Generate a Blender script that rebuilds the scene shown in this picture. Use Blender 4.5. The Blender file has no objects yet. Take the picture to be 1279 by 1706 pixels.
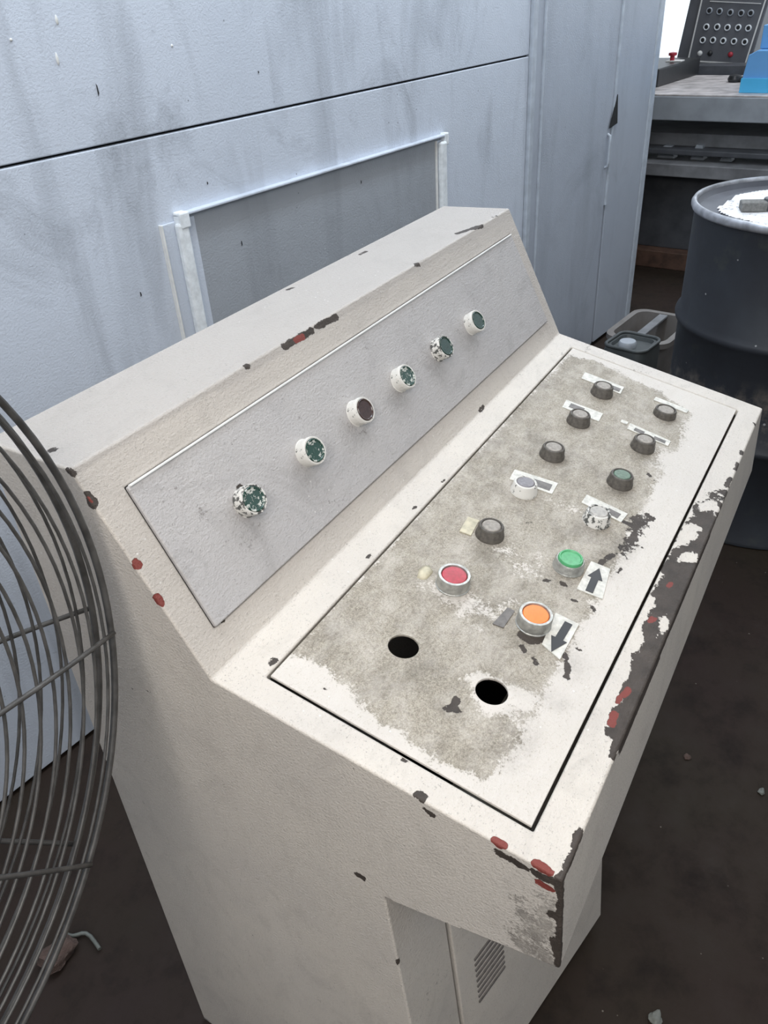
import bpy, bmesh, math, random
import numpy as np
from mathutils import Vector, Matrix

rng = random.Random(7)
sc = bpy.context.scene
COL = sc.collection

# ------------------------------------------------------------------ camera
W, H = 1279, 1706
F_PX = 1330.96
CAM = np.array([-0.3529, -0.4230, 1.3970])
ROT = np.array([[0.5048329, 0.5026170, -0.7017976],
                [-0.8612623, 0.2385958, -0.4486639],
                [-0.0580601, 0.8309321, 0.5533361]])
cam_data = bpy.data.cameras.new('camera')
cam_data.sensor_fit = 'VERTICAL'
cam_data.sensor_height = 24.0
cam_data.lens = 24.0 * F_PX / H
cam_data.clip_start = 0.02
cam = bpy.data.objects.new('camera', cam_data)
COL.objects.link(cam)
M = Matrix([list(ROT[i]) + [CAM[i]] for i in range(3)] + [[0, 0, 0, 1]])
cam.matrix_world = M
sc.camera = cam

# ------------------------------------------------------------------ world, lights, exposure
world = bpy.data.worlds.new('sky')
sc.world = world
world.use_nodes = True
bg = world.node_tree.nodes['Background']
bg.inputs[0].default_value = (0.82, 0.91, 1.0, 1)
bg.inputs[1].default_value = 1.3


def area(name, loc, aim, sx, sy, power, col):
    d = bpy.data.lights.new(name, 'AREA')
    d.shape = 'RECTANGLE'
    d.size, d.size_y = sx, sy
    d.energy = power
    d.color = col
    o = bpy.data.objects.new(name, d)
    COL.objects.link(o)
    o.location = loc
    o.rotation_euler = (Vector(aim) - Vector(loc)).to_track_quat('-Z', 'Y').to_euler()
    return o


area('unseen_roof_light', (1.5, -0.35, 3.72), (1.5, -0.35, 0), 3.6, 1.0, 30, (1.0, 0.96, 0.92))  # overhead light inferred from the bright upward faces, source unseen
area('added_strip_light', (1.5, 0.36, 2.45), (1.5, 0.42, 0), 4.2, 0.2, 34, (0.78, 0.89, 1.0)).rotation_euler.z = -0.116  # added unseen source, grades the wall from bright top to dark base
area('unseen_roof_light', (4.9, -0.4, 3.72), (4.9, -0.4, 0), 1.6, 2.4, 70, (0.92, 0.96, 1.0))  # added unseen light that brightens the machine table
area('unseen_near_light', (-1.05, -0.65, 2.15), (-0.35, -0.2, 0.4), 1.2, 1.0, 30, (1.0, 0.95, 0.89))  # unseen area light added to grade the end face and near corner
sc.view_settings.view_transform = 'Standard'
sc.view_settings.look = 'None'
sc.view_settings.exposure = 0.0
sc.view_settings.gamma = 1.0
sc.view_settings.use_curve_mapping = False
sc.cycles.adaptive_threshold = 0.04
sc.cycles.max_bounces = 6
sc.cycles.diffuse_bounces = 4


# ------------------------------------------------------------------ helpers
def ray(px):
    return ROT @ np.array([(px[0] - W / 2) / F_PX, -(px[1] - H / 2) / F_PX, -1.0])


def on_plane(px, p0, n):
    r = ray(px)
    n = np.array(n, float)
    return CAM + r * (n @ (np.array(p0, float) - CAM)) / (n @ r)


def on_z(px, z):
    return on_plane(px, (0, 0, z), (0, 0, 1))


def tag(o, label=None, cat=None, group=None, kind=None):
    if label: o['label'] = label
    if cat: o['category'] = cat
    if group: o['group'] = group
    if kind: o['kind'] = kind
    return o


def empty(name, loc=(0, 0, 0), rz=0.0, parent=None):
    o = bpy.data.objects.new(name, None)
    o.empty_display_size = 0.1
    COL.objects.link(o)
    o.location = loc
    o.rotation_euler = (0, 0, rz)
    if parent: o.parent = parent
    return o


def obj(name, me, mat=None, parent=None, smooth=None):
    if isinstance(me, bmesh.types.BMesh):
        bm = me
        me = bpy.data.meshes.new(name)
        bm.to_mesh(me)
        bm.free()
    o = bpy.data.objects.new(name, me)
    COL.objects.link(o)
    if mat is not None:
        for m in (mat if isinstance(mat, (list, tuple)) else [mat]):
            me.materials.append(m)
    if parent: o.parent = parent
    if smooth is not None:
        me.polygons.foreach_set('use_smooth', [True] * len(me.polygons))
        if smooth < 179:
            me.set_sharp_from_angle(angle=math.radians(smooth))
    return o


def add_bevel(o, w, seg=2, ang=30):
    m = o.modifiers.new('bevel', 'BEVEL')
    m.width = w
    m.segments = seg
    m.limit_method = 'ANGLE'
    m.angle_limit = math.radians(ang)
    m.harden_normals = False
    return m


def bm_box(bm, x0, x1, y0, y1, z0, z1, T=None):
    vs = []
    for z in (z0, z1):
        for x, y in ((x0, y0), (x1, y0), (x1, y1), (x0, y1)):
            v = Vector((x, y, z))
            if T is not None: v = T @ v
            vs.append(bm.verts.new(v))
    for f in ((3, 2, 1, 0), (4, 5, 6, 7), (0, 1, 5, 4), (1, 2, 6, 5), (2, 3, 7, 6), (3, 0, 4, 7)):
        bm.faces.new([vs[i] for i in f])
    return vs


def box(name, x0, x1, y0, y1, z0, z1, mat, parent=None, bev=0.0, T=None):
    bm = bmesh.new()
    bm_box(bm, x0, x1, y0, y1, z0, z1, T)
    o = obj(name, bm, mat, parent)
    if bev: add_bevel(o, bev)
    return o


def bm_prism(bm, pts, ext):
    """closed prism: polygon pts (3D) extruded by vector ext"""
    ext = Vector(ext)
    a = [bm.verts.new(Vector(p)) for p in pts]
    b = [bm.verts.new(Vector(p) + ext) for p in pts]
    n = len(a)
    bm.faces.new(a)
    bm.faces.new(b[::-1])
    for i in range(n):
        bm.faces.new([a[(i + 1) % n], a[i], b[i], b[(i + 1) % n]])
    bmesh.ops.recalc_face_normals(bm, faces=bm.faces[:])


def prism(name, pts, ext, mat, parent=None, bev=0.0):
    bm = bmesh.new()
    bm_prism(bm, pts, ext)
    o = obj(name, bm, mat, parent)
    if bev: add_bevel(o, bev)
    return o


def lathe(prof, seg=32, jit=None):
    bm = bmesh.new()
    rings = []
    for r, z in prof:
        if r < 1e-6:
            rings.append([bm.verts.new((0, 0, z))])
        else:
            rings.append([bm.verts.new((r * math.cos(2 * math.pi * k / seg), r * math.sin(2 * math.pi * k / seg), z)) for k in range(seg)])
    for a, b in zip(rings, rings[1:]):
        for k in range(seg):
            k2 = (k + 1) % seg
            if len(a) == 1 and len(b) == 1: continue
            if len(a) == 1: bm.faces.new([a[0], b[k2], b[k]])
            elif len(b) == 1: bm.faces.new([a[k], a[k2], b[0]])
            else: bm.faces.new([a[k], a[k2], b[k2], b[k]])
    bmesh.ops.recalc_face_normals(bm, faces=bm.faces[:])
    return bm


def tube(pts, r, seg=6, closed=False):
    bm = bmesh.new()
    pts = [Vector(p) for p in pts]
    n = len(pts)
    rings = []
    up = None
    for i, p in enumerate(pts):
        if closed: t = pts[(i + 1) % n] - pts[i - 1]
        else: t = pts[min(i + 1, n - 1)] - pts[max(i - 1, 0)]
        t.normalize()
        if up is None:
            up = Vector((0, 0, 1)) if abs(t.z) < .9 else Vector((1, 0, 0))
        s = t.cross(up).normalized()
        up = s.cross(t).normalized()
        rings.append([bm.verts.new(p + r * (math.cos(2 * math.pi * k / seg) * s + math.sin(2 * math.pi * k / seg) * up)) for k in range(seg)])
    m = n if closed else n - 1
    for i in range(m):
        a, b = rings[i], rings[(i + 1) % n]
        off = 0
        if closed and i == n - 1:
            off = min(range(seg), key=lambda q: (a[0].co - b[q].co).length)
        for k in range(seg):
            bm.faces.new([a[k], a[(k + 1) % seg], b[(k + 1 + off) % seg], b[(k + off) % seg]])
    if not closed:
        bm.faces.new(rings[0][::-1])
        bm.faces.new(rings[-1])
    bmesh.ops.recalc_face_normals(bm, faces=bm.faces[:])
    return bm


# ------------------------------------------------------------------ node helpers
class NT:
    def __init__(s, name):
        s.m = bpy.data.materials.new(name)
        s.m.use_nodes = True
        s.t = s.m.node_tree
        s.bsdf = s.t.nodes['Principled BSDF']
        s._tc = None

    def node(s, typ, props=None, **inp):
        n = s.t.nodes.new(typ)
        for k, v in (props or {}).items(): setattr(n, k, v)
        for k, v in inp.items():
            key = int(k[1:]) if k[0] == 'i' and k[1:].isdigit() else k.replace('_', ' ')
            s.put(n.inputs[key], v)
        return n

    def put(s, sock, v):
        if isinstance(v, bpy.types.NodeSocket): s.t.links.new(v, sock)
        else:
            if sock.type == 'RGBA' and len(v) == 3: v = (*v, 1)
            sock.default_value = v

    def co(s, scale=(1, 1, 1)):
        if s._tc is None: s._tc = s.t.nodes.new('ShaderNodeTexCoord').outputs['Object']
        if scale == (1, 1, 1): return s._tc
        return s.node('ShaderNodeMapping', Vector=s._tc, Scale=scale).outputs[0]

    def noise(s, scale, detail=3, rough=.55, st=(1, 1, 1), dist=0.0):
        return s.node('ShaderNodeTexNoise', Vector=s.co(st), Scale=scale, Detail=detail, Roughness=rough, Distortion=dist).outputs['Fac']

    def voro(s, scale, st=(1, 1, 1), feature='F1'):
        return s.node('ShaderNodeTexVoronoi', {'feature': feature}, Vector=s.co(st), Scale=scale).outputs['Distance']

    def math(s, op, a, b=0.0, clamp=False):
        n = s.node('ShaderNodeMath', {'operation': op, 'use_clamp': clamp}, i0=a, i1=b)
        return n.outputs[0]

    def mad(s, a, m, c):
        n = s.node('ShaderNodeMath', {'operation': 'MULTIPLY_ADD'}, i0=a, i1=m, i2=c)
        return n.outputs[0]

    def step(s, v, lo, hi, a=0.0, b=1.0):
        n = s.node('ShaderNodeMapRange', {'clamp': True}, i0=v, i1=lo, i2=hi, i3=a, i4=b)
        return n.outputs[0]

    def mix(s, f, a, b):
        n = s.t.nodes.new('ShaderNodeMix')
        n.data_type = 'RGBA'
        s.put(n.inputs[0], f)
        s.put(n.inputs[6], a)
        s.put(n.inputs[7], b)
        return n.outputs[2]

    def attr(s, name):
        return s.node('ShaderNodeAttribute', {'attribute_name': name}).outputs['Fac']

    def bump(s, h, dist, strength=1.0):
        return s.node('ShaderNodeBump', Height=h, Distance=dist, Strength=strength).outputs[0]

    def out(s, col, rough=.5, metal=0.0, normal=None, spec=.5):
        s.put(s.bsdf.inputs['Base Color'], col)
        s.put(s.bsdf.inputs['Roughness'], rough)
        s.put(s.bsdf.inputs['Metallic'], metal)
        s.put(s.bsdf.inputs['Specular IOR Level'], spec)
        if normal is not None: s.put(s.bsdf.inputs['Normal'], normal)
        return s.m


def simple(name, col, rough=.5, metal=0.0, var=.25, scale=40, bump=0.0, spec=.5):
    t = NT(name)
    n = t.noise(scale, 4)
    c2 = tuple(c * (1 - var) for c in col)
    c = t.mix(t.step(n, .35, .68), col, c2)
    nor = t.bump(t.noise(scale * 6, 3), bump) if bump else None
    return t.out(c, rough, metal, nor, spec)


# ------------------------------------------------------------------ materials
def worn_paint(name, ca, cb, dirt_a, dirt_b, rough=.42, tone_down=(.40, .385, .385), smear_k=.2):
    """thick hand-brushed paint over dark primer; attributes bare / red / dirt mark the wear"""
    t = NT(name)
    big = t.noise(6, 3, .6)
    mid = t.noise(45, 4, .65)
    fine = t.noise(330, 3, .7)
    speck = t.noise(720, 1, .5)
    brush = t.noise(34, 3, .6, (1, 7, 7), .3)
    col = t.mix(t.step(big, .3, .72), ca, cb)
    col = t.mix(t.attr('tone_down'), col, tone_down)  # greyer tone per face, dims the over-lit top and slope in the paint
    pores = t.step(t.math('ADD', t.math('MULTIPLY', fine, .6), t.math('MULTIPLY', speck, .4)), .56, .68)
    col = t.mix(t.math('MULTIPLY', pores, t.step(mid, .35, .65, .35, .95)), col, dirt_a)
    smear = t.step(t.noise(11, 4, .7, (1, 1.6, 1), 1.6), .50, .70)
    col = t.mix(t.math('MULTIPLY', smear, smear_k), col, dirt_a)
    white = t.math('MULTIPLY', t.step(t.voro(75), .085, .06), t.step(big, .52, .58))
    col = t.mix(t.math('MULTIPLY', white, .6), col, (.78, .77, .74))
    # grime
    d = t.mad(t.math('SUBTRACT', mid, .5), 1.1, t.attr('dirt'))
    d = t.mad(t.math('SUBTRACT', fine, .5), .8, d)
    dm = t.step(d, .42, .58)
    worn = t.step(t.noise(22, 6, .78, (1, 1.5, 1), .15), .44, .70)
    grit = t.step(t.math('ADD', t.math('MULTIPLY', fine, .5), t.math('MULTIPLY', speck, .5)), .38, .62)
    dcol = t.mix(grit, dirt_a, dirt_b)
    dcol = t.mix(t.math('MULTIPLY', t.step(t.noise(13, 5, .7, (1, 1.4, 1), .5), .50, .68), .55), dcol, tuple(c * .62 for c in dirt_b))
    dcol = t.mix(t.math('MULTIPLY', worn, .5), dcol, ca)
    col = t.mix(t.math('MULTIPLY', dm, .93), col, dcol)
    st = t.math('MULTIPLY', t.attr('stain_shade'), t.step(t.math('ADD', t.math('MULTIPLY', mid, .6), t.math('MULTIPLY', fine, .4)), .36, .60))
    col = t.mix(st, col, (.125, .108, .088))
    # chips
    b = t.mad(t.math('SUBTRACT', t.noise(105, 4, .65), .5), 1.0, t.attr('bare'))
    b = t.mad(t.math('SUBTRACT', fine, .5), .35, b)
    bm_ = t.step(b, .50, .545)
    r = t.mad(t.math('SUBTRACT', t.noise(90, 2, .6), .5), .7, t.attr('red'))
    rm = t.step(r, .50, .54)
    bcol = t.mix(t.step(mid, .35, .7), (.070, .056, .047), (.038, .030, .025))
    col = t.mix(bm_, col, bcol)
    col = t.mix(rm, col, (.20, .045, .036))
    hole = t.math('MAXIMUM', bm_, rm)
    h = t.math('ADD', t.math('MULTIPLY', fine, .8), t.math('MULTIPLY', brush, .28))
    h = t.math('SUBTRACT', h, t.math('MULTIPLY', hole, .8))
    nor = t.bump(h, .0016, .85)
    ro = t.math('ADD', rough, t.math('MULTIPLY', t.math('MAXIMUM', dm, hole), .2))
    return t.out(col, ro, 0, nor, .4)


CREAM = (.65, .595, .53)
CREAM2 = (.57, .525, .48)
M_BODY = worn_paint('cream_console_paint', CREAM, CREAM2, (.30, .275, .25), (.20, .18, .16), tone_down=(.425, .39, .36))
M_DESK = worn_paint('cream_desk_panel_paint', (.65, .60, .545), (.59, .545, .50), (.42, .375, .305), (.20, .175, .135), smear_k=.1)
M_SLOPE = worn_paint('cream_upper_panel_paint', (.56, .535, .52), (.49, .47, .47), (.31, .295, .29), (.25, .23, .22), smear_k=.45)


def wall_paint(name, ca, cb, smudge=.5):
    t = NT(name)
    big = t.noise(2.2, 4, .6)
    streak = t.noise(7, 4, .6, (1, 1, .18), .4)
    fine = t.noise(210, 3, .65)
    col = t.mix(t.step(big, .3, .7), ca, cb)
    col = t.mix(t.math('MULTIPLY', t.step(streak, .52, .78), smudge), col, tuple(c * .48 for c in ca))
    sm = t.math('MULTIPLY', t.step(t.noise(3.1, 5, .7, (1, 1, .8), .9), .56, .74), t.step(fine, .3, .7, .35, 1))
    col = t.mix(t.math('MULTIPLY', sm, smudge * 1.1), col, tuple(c * .4 for c in ca))
    sp = t.step(t.voro(34), .075, .05)
    sp = t.math('MULTIPLY', sp, t.step(t.noise(5, 2), .56, .6))
    col = t.mix(t.math('MULTIPLY', sp, .7), col, (.06, .06, .065))
    wp = t.math('MULTIPLY', t.step(t.voro(52, (1, 1, .7)), .06, .04), t.step(t.noise(6.5, 2, .5, (1.3, 1, 1)), .60, .64))
    col = t.mix(wp, col, (.75, .78, .8))
    nor = t.bump(t.math('ADD', t.math('MULTIPLY', fine, .9), t.math('MULTIPLY', t.noise(9, 2), 1.6)), .0016, .65)
    return t.out(col, t.step(big, .3, .7, .34, .48), 0, nor, .5)


M_WALL = wall_paint('blue_grey_enclosure_paint', (.60, .65, .735), (.55, .60, .685), .75)
M_DOOR = wall_paint('blue_grey_door_paint', (.44, .48, .55), (.39, .43, .50), .4)
M_COVER = wall_paint('shaded_cover_paint', (.36, .385, .42), (.32, .345, .38), .4)  # darker copy of the wall paint, shade on the cover put into colour
M_GAP = simple('dark_gap', (.012, .013, .015), .9)
M_PALE = simple('worn_pale_metal', (.84, .88, .91), .38, 0, .2, 70, .0004)  # pale worn metal; on the guide bars the colour also holds a bright reflection
M_TRIM = simple('pale_edge_paint', (.50, .55, .62), .35, 0, .2, 30)


def floor_mat():
    t = NT('oily_concrete_floor')
    a = t.noise(1.6, 5, .65)
    b = t.noise(9, 6, .7)
    c = t.noise(60, 4, .7)
    col = t.mix(t.step(a, .35, .68), (.0245, .0150, .0130), (.0235, .0175, .0115))
    col = t.mix(t.math('MULTIPLY', t.step(b, .5, .72), .75), col, (.009, .0065, .0062))
    col = t.mix(t.math('MULTIPLY', t.step(t.noise(4.2, 5, .7), .58, .72), .4), col, (.038, .032, .028))
    sp = t.math('MULTIPLY', t.step(t.voro(38), .07, .04), t.step(t.noise(7, 3), .55, .6))
    col = t.mix(t.math('MULTIPLY', sp, .6), col, (.28, .25, .22))
    nor = t.bump(t.math('ADD', b, t.math('MULTIPLY', c, .4)), .004, .5)
    return t.out(col, t.step(b, .3, .7, .55, .8), 0, nor, .2)


M_FLOOR = floor_mat()
M_CEIL = simple('roof_sheet', (.30, .30, .30), .8)
M_HALL = simple('hall_wall_paint', (.26, .26, .255), .8)
M_BLACK = simple('black_enamel', (.022, .023, .025), .4, 0, .3)
M_DKGREY = simple('dark_grey_steel', (.085, .090, .102), .45, 0, .35, 12, .0006)
M_MGREY = simple('mid_grey_steel', (.36, .39, .43), .42, 0, .25, 9, .0006)
M_BED = simple('scraped_steel_bed', (.62, .58, .58), .42, .1, .45, 14, .0006)
M_SHELF = simple('dusty_grey_shelf', (.23, .235, .25), .55, 0, .4, 10)
M_BLUE = simple('blue_machine_paint', (.16, .42, .80), .4, 0, .1, 6)
M_CYAN = simple('sunlit_blue_lip', (.09, .50, .86), .35, 0, .1, 6)  # brighter copy of the cover blue, sunlight on its lower band
M_PEND = simple('grey_pendant_paint', (.135, .14, .155), .45, 0, .2, 9)
M_WHITE = simple('white_edge_paint', (.78, .78, .76), .5, 0, .12, 60)
M_STEEL = simple('bezel_aluminium', (.50, .50, .47), .35, .55, .4, 120, .0004)
M_WIRE = simple('dull_fan_wire', (.115, .110, .105), .5, .35, .5, 60)
M_FANBODY = simple('fan_dark_enamel', (.05, .055, .06), .45)
M_RED = simple('red_cap_plastic', (.46, .035, .055), .38, 0, .3, 220)
M_GREEN = simple('green_cap_plastic', (.09, .40, .17), .38, 0, .25, 220)
M_ORANGE = simple('orange_cap_plastic', (.95, .235, .045), .42, 0, .12, 220)
M_LENS = simple('dark_green_lens', (.020, .055, .042), .18, 0, .4, 300, 0, .6)
M_LENSRED = simple('dark_red_lens', (.060, .032, .028), .22, 0, .4, 300, 0, .6)
M_GRIMECAP = simple('grimy_grey_cap', (.36, .325, .285), .5, 0, .35, 260, .0003)
M_GREENGREY = simple('faded_green_cap', (.12, .19, .135), .45, 0, .35, 240)
M_VIOLET = simple('grey_violet_cap', (.22, .205, .22), .45, 0, .3, 240)
M_PALECAP = simple('paint_smeared_cap', (.46, .435, .40), .5, 0, .3, 200)
M_DARKRING = simple('grimy_black_bezel', (.115, .102, .088), .5, 0, .5, 200, .0004)
M_LABEL = simple('off_white_label', (.70, .68, .62), .5, 0, .3, 160)
M_LABELOLD = simple('yellowed_label', (.60, .545, .40), .55, 0, .35, 120)
M_INK = simple('label_black_ink', (.018, .019, .022), .45, 0, .2)
M_WINDOW = simple('grey_label_window', (.17, .155, .145), .5, 0, .4, 150)


def splat_paint(name, under, lo=.37):
    t = NT(name)
    m = t.step(t.noise(150, 5, .7), lo, lo + .04)
    col = t.mix(m, under, (.68, .66, .62))
    return t.out(col, .45, 0, t.bump(t.noise(300, 3), .0005), .4)


def daub(name, under, lo):
    t = NT(name)
    m = t.step(t.noise(170, 4, .65, (1, 1, .3)), lo, lo + .03)
    col = t.mix(m, under, (.55, .57, .53))
    return t.out(col, t.mad(m, .3, .2), 0, t.bump(m, .0004), .5)


M_LENSDAUB = daub('dark_green_lens_daubed', (.020, .060, .045), .56)
M_LENSDAUB2 = daub('dark_green_lens_smeared', (.022, .060, .046), .535)
M_SPLAT = splat_paint('bezel_with_white_paint', (.10, .105, .095))
M_SPLAT2 = splat_paint('bezel_half_covered_in_white_paint', (.09, .09, .085), .47)


def drum_mat():
    t = NT('dark_drum_paint')
    a = t.noise(5, 5, .65)
    col = t.mix(t.step(a, .35, .7), (.030, .034, .042), (.020, .021, .026))
    z = t.node('ShaderNodeSeparateXYZ', i0=t.co()).outputs[2]
    band = t.math('MULTIPLY', t.step(z, .30, .36), t.step(z, .50, .44))
    col = t.mix(t.math('MULTIPLY', t.math('MULTIPLY', band, t.step(t.noise(13, 5, .7), .48, .66)), .8), col, (.16, .14, .12))
    col = t.mix(t.math('MULTIPLY', t.step(t.noise(8, 4, .6), .6, .7), .5), col, (.055, .06, .05))
    col = t.mix(t.step(t.voro(14), .05, .035), col, (.3, .3, .3))
    return t.out(col, .5, 0, t.bump(t.noise(14, 3), .003, .4), .35)


M_DRUM = drum_mat()
M_DRUMRIM = simple('worn_bright_rim', (.55, .56, .60), .3, .6, .5, 25)
M_LIDDARK = simple('drum_lid_dark', (.10, .105, .125), .4, .1, .3, 12)


def powder_mat():
    t = NT('white_powder')
    n = t.step(t.noise(75, 5, .75), .50, .66)
    s = t.step(t.noise(14, 3, .6), .42, .6)
    col = t.mix(t.math('MULTIPLY', n, s), (.80, .80, .82), (.20, .20, .22))
    return t.out(col, .85, 0, t.bump(t.noise(90, 4), .002, .7), .2)


M_POWDER = powder_mat()
M_FOAM = simple('grey_foam', (.27, .27, .26), .9, 0, .35, 160, .002)
M_TUB = simple('grey_beige_plastic', (.20, .185, .175), .5, 0, .25, 14)
M_TUBDK = simple('dark_green_grey_plastic', (.060, .068, .070), .5, 0, .3, 14)
M_RAG = simple('dirty_rag', (.115, .075, .062), .9, 0, .5, 60, .003)
M_SCRAP = simple('pale_plastic_scrap', (.15, .16, .145), .5, 0, .3, 30)
M_RUST = simple('rusty_plate', (.12, .065, .045), .7, 0, .5, 20)

# ------------------------------------------------------------------ the hall
def struct(o):
    o['kind'] = 'structure'
    return o


struct(box('floor', -3.2, 7.2, -3.1, 6.5, -0.15, 0, M_FLOOR))
struct(box('ceiling', -3.2, 7.2, -3.1, 6.5, 3.8, 3.95, M_CEIL))
# unseen front and near walls, window bands shaped to cut low light; hall open to the yard at the far end
def ribbon_wall(name, x0, x1, y0, y1):
    bm = bmesh.new()
    bm_box(bm, x0, x1, y0, y1, 0, 1.75)
    bm_box(bm, x0, x1, y0, y1, 3.45, 3.8)
    L = max(x1 - x0, y1 - y0)
    for k in range(int(L / 2.2) + 1):
        if x1 - x0 > y1 - y0: bm_box(bm, x0 + k * 2.2, x0 + k * 2.2 + .12, y0, y1, 1.75, 3.45)
        else: bm_box(bm, x0, x1, y0 + k * 2.2, y0 + k * 2.2 + .12, 1.55, 3.45)
    return struct(obj(name, bm, M_HALL))


ribbon_wall('wall_left', -3.2, -3.0, -2.9, 6.5)
ribbon_wall('wall_front', -3.2, 7.2, -3.1, -2.9)
struct(box('wall_rear', -3.2, 7.2, 6.5, 6.7, 0, 3.8, M_HALL))

# ---- enclosure wall of the big machine (local x = along, local -y = towards the console)
WA = np.array([0.106, 0.876, 0.0])
WU = np.array([0.9933, -0.1160, 0.0])
WN = np.array([-0.1160, -0.9933, 0.0])
wall = struct(empty('wall_back', WA, math.atan2(WU[1], WU[0])))


def wall_sz(px, off=0.0):
    p = on_plane(px, WA + WN * off, WN)
    return (p - WA) @ WU, p[2]


def wbox(name, s0, s1, o0, o1, z0, z1, mat, bev=0.0, parent=None):
    return box(name, s0, s1, -o1, -o0, z0, z1, mat, parent or wall, bev)


TOP = 2.6
wbox('backing_sheet', -2.2, 3.26, -.9, -.014, 0.0, TOP, M_GAP)
wbox('wall_panel', -2.2, 2.189, -.014, 0, 1.182, TOP, M_WALL, .002)
wbox('wall_panel', -2.2, 2.189, -.014, 0, 0.012, 1.1775, M_WALL, .002)
wbox('trim_strip', 2.194, 2.219, -.014, .012, 0.012, TOP, M_TRIM, .003)
wbox('channel_panel', 2.222, 2.278, -.014, 0, .012, TOP, M_DOOR, .002)
wbox('trim_strip', 2.279, 2.288, -.014, .007, .012, TOP, M_TRIM, .002)
wbox('door_panel', 2.291, 2.848, -.014, .004, .02, TOP, M_DOOR, .003)
wbox('door_panel', 2.866, 3.205, -.014, .004, .02, TOP, M_DOOR, .003)
wbox('trim_strip', 2.850, 2.863, -.014, .010, .60, TOP, M_TRIM, .002)
wbox('corner_post', 3.21, 3.262, -.06, .006, .0, TOP, M_TRIM, .006)
# torn gap beside the handle, and the bar handle
s0, z0 = wall_sz((1027, 157), .006)
s1, z1 = wall_sz((1013, 214), .006)
s2, z2 = wall_sz((1026, 205), .006)
prism('torn_edge', [(s0, -.0085, z0), (s1, -.0085, z1), (s2, -.0085, z2)], (0, -.003, 0), M_GAP, wall)
hs, hz0 = wall_sz((1018, 224), .02)
hs2, hz1 = wall_sz((1013, 280), .02)
hb = obj('door_handle', tube([(hs + .004, -.004, hz0), (hs + .004, -.014, hz0 - .006), (hs + .004, -.015, hz0 - .02), (hs2 + .004, -.015, hz1 + .02), (hs2 + .004, -.014, hz1 + .006), (hs2 + .004, -.004, hz1)], .005, 8), M_TRIM, wall, 60)
# removable cover in its guide frame
CT = 1.030
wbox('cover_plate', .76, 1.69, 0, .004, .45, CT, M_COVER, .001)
wbox('cover_top_rail', .742, 1.712, 0, .018, CT, CT + .006, M_WALL, .002)
wbox('rail_end', .742, .766, 0, .024, CT - .022, CT + .009, M_PALE, .003)
wbox('rail_end', 1.694, 1.712, 0, .020, CT - .022, CT + .009, M_PALE, .003)


def guide(s0, w0, w1, w2, z1):
    g = wbox('guide_flange', s0, s0 + w0 + w1 + w2, 0, .005, .45, z1, M_WALL, .0015)
    m = wbox('guide_bar', s0 + w0, s0 + w0 + w1, .005, .022, .45, z1 - .003, M_PALE, .005)
    e = wbox('guide_edge', s0 - .003, s0 + .001, 0, .010, .45, z1 + .001, M_WHITE, .001)


guide(.706, .030, .026, .030, CT - .008)
guide(1.668, .006, .026, .026, CT - .008)
# dried drips and chips on the upper sheet
for px, h in (((94, 33), .012), ((95, 98), .016), ((18, 66), .004), ((286, 76), .004)):
    s, z = wall_sz(px)
    bm = bmesh.new()
    bmesh.ops.create_uvsphere(bm, u_segments=10, v_segments=6, radius=1)
    for v in bm.verts:
        k = 1.0 - .45 * max(0, v.co.z)
        v.co = Vector((s + v.co.x * .0028 * k, -.0005 + v.co.y * .0018, z + v.co.z * h * .6))
    obj('paint_drip', bm, M_WHITE, wall, 179)
for px, ln in (((162, 150), .010), ((599, 303), .004), ((400, 405), .006), ((234, 490), .005), ((345, 305), .003), ((430, 120), .0025)):
    s, z = wall_sz(px)
    off = -.0045 if .78 < s < 1.68 and z < CT else -.0005
    prism('paint_chip', [(s - .001, off, z - ln), (s + .0018, off, z - ln * .5), (s + .0013, off, z + ln * .6), (s - .0006, off, z + ln)], (0, -.0006, 0), M_BLACK, wall)

# ------------------------------------------------------------------ control console
U, ZB = 0.9, 0.88
def yz(x, y, z): return np.array([x * U, y * U, z * U + ZB])


PR = {0: dict(P0=(-.3783, -.2036), P1=(-.3718, -.0653), P2=(.0006, -.0017), P3=(.1228, .2146), P4=(.2437, .2169)),
      1: dict(P0=(-.3764, -.2053), P1=(-.3708, -.0797), P2=(.0006, .0026), P3=(.1093, .2213), P4=(.2392, .2171))}
for e in (0, 1):
    PR[e]['Q'] = (-.186, -.2396)
    PR[e]['QF'] = (-.243, -ZB / U)
    PR[e]['B'] = (PR[e]['P4'][0], -ZB / U)
    PR[e]['K'] = (PR[e]['P4'][0], PR[e]['P2'][1])
    PR[e]['K2'] = (PR[e]['P4'][0], -.2396)
PT = {(n, e): yz(e, *PR[e][n]) for e in (0, 1) for n in PR[e]}


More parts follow.
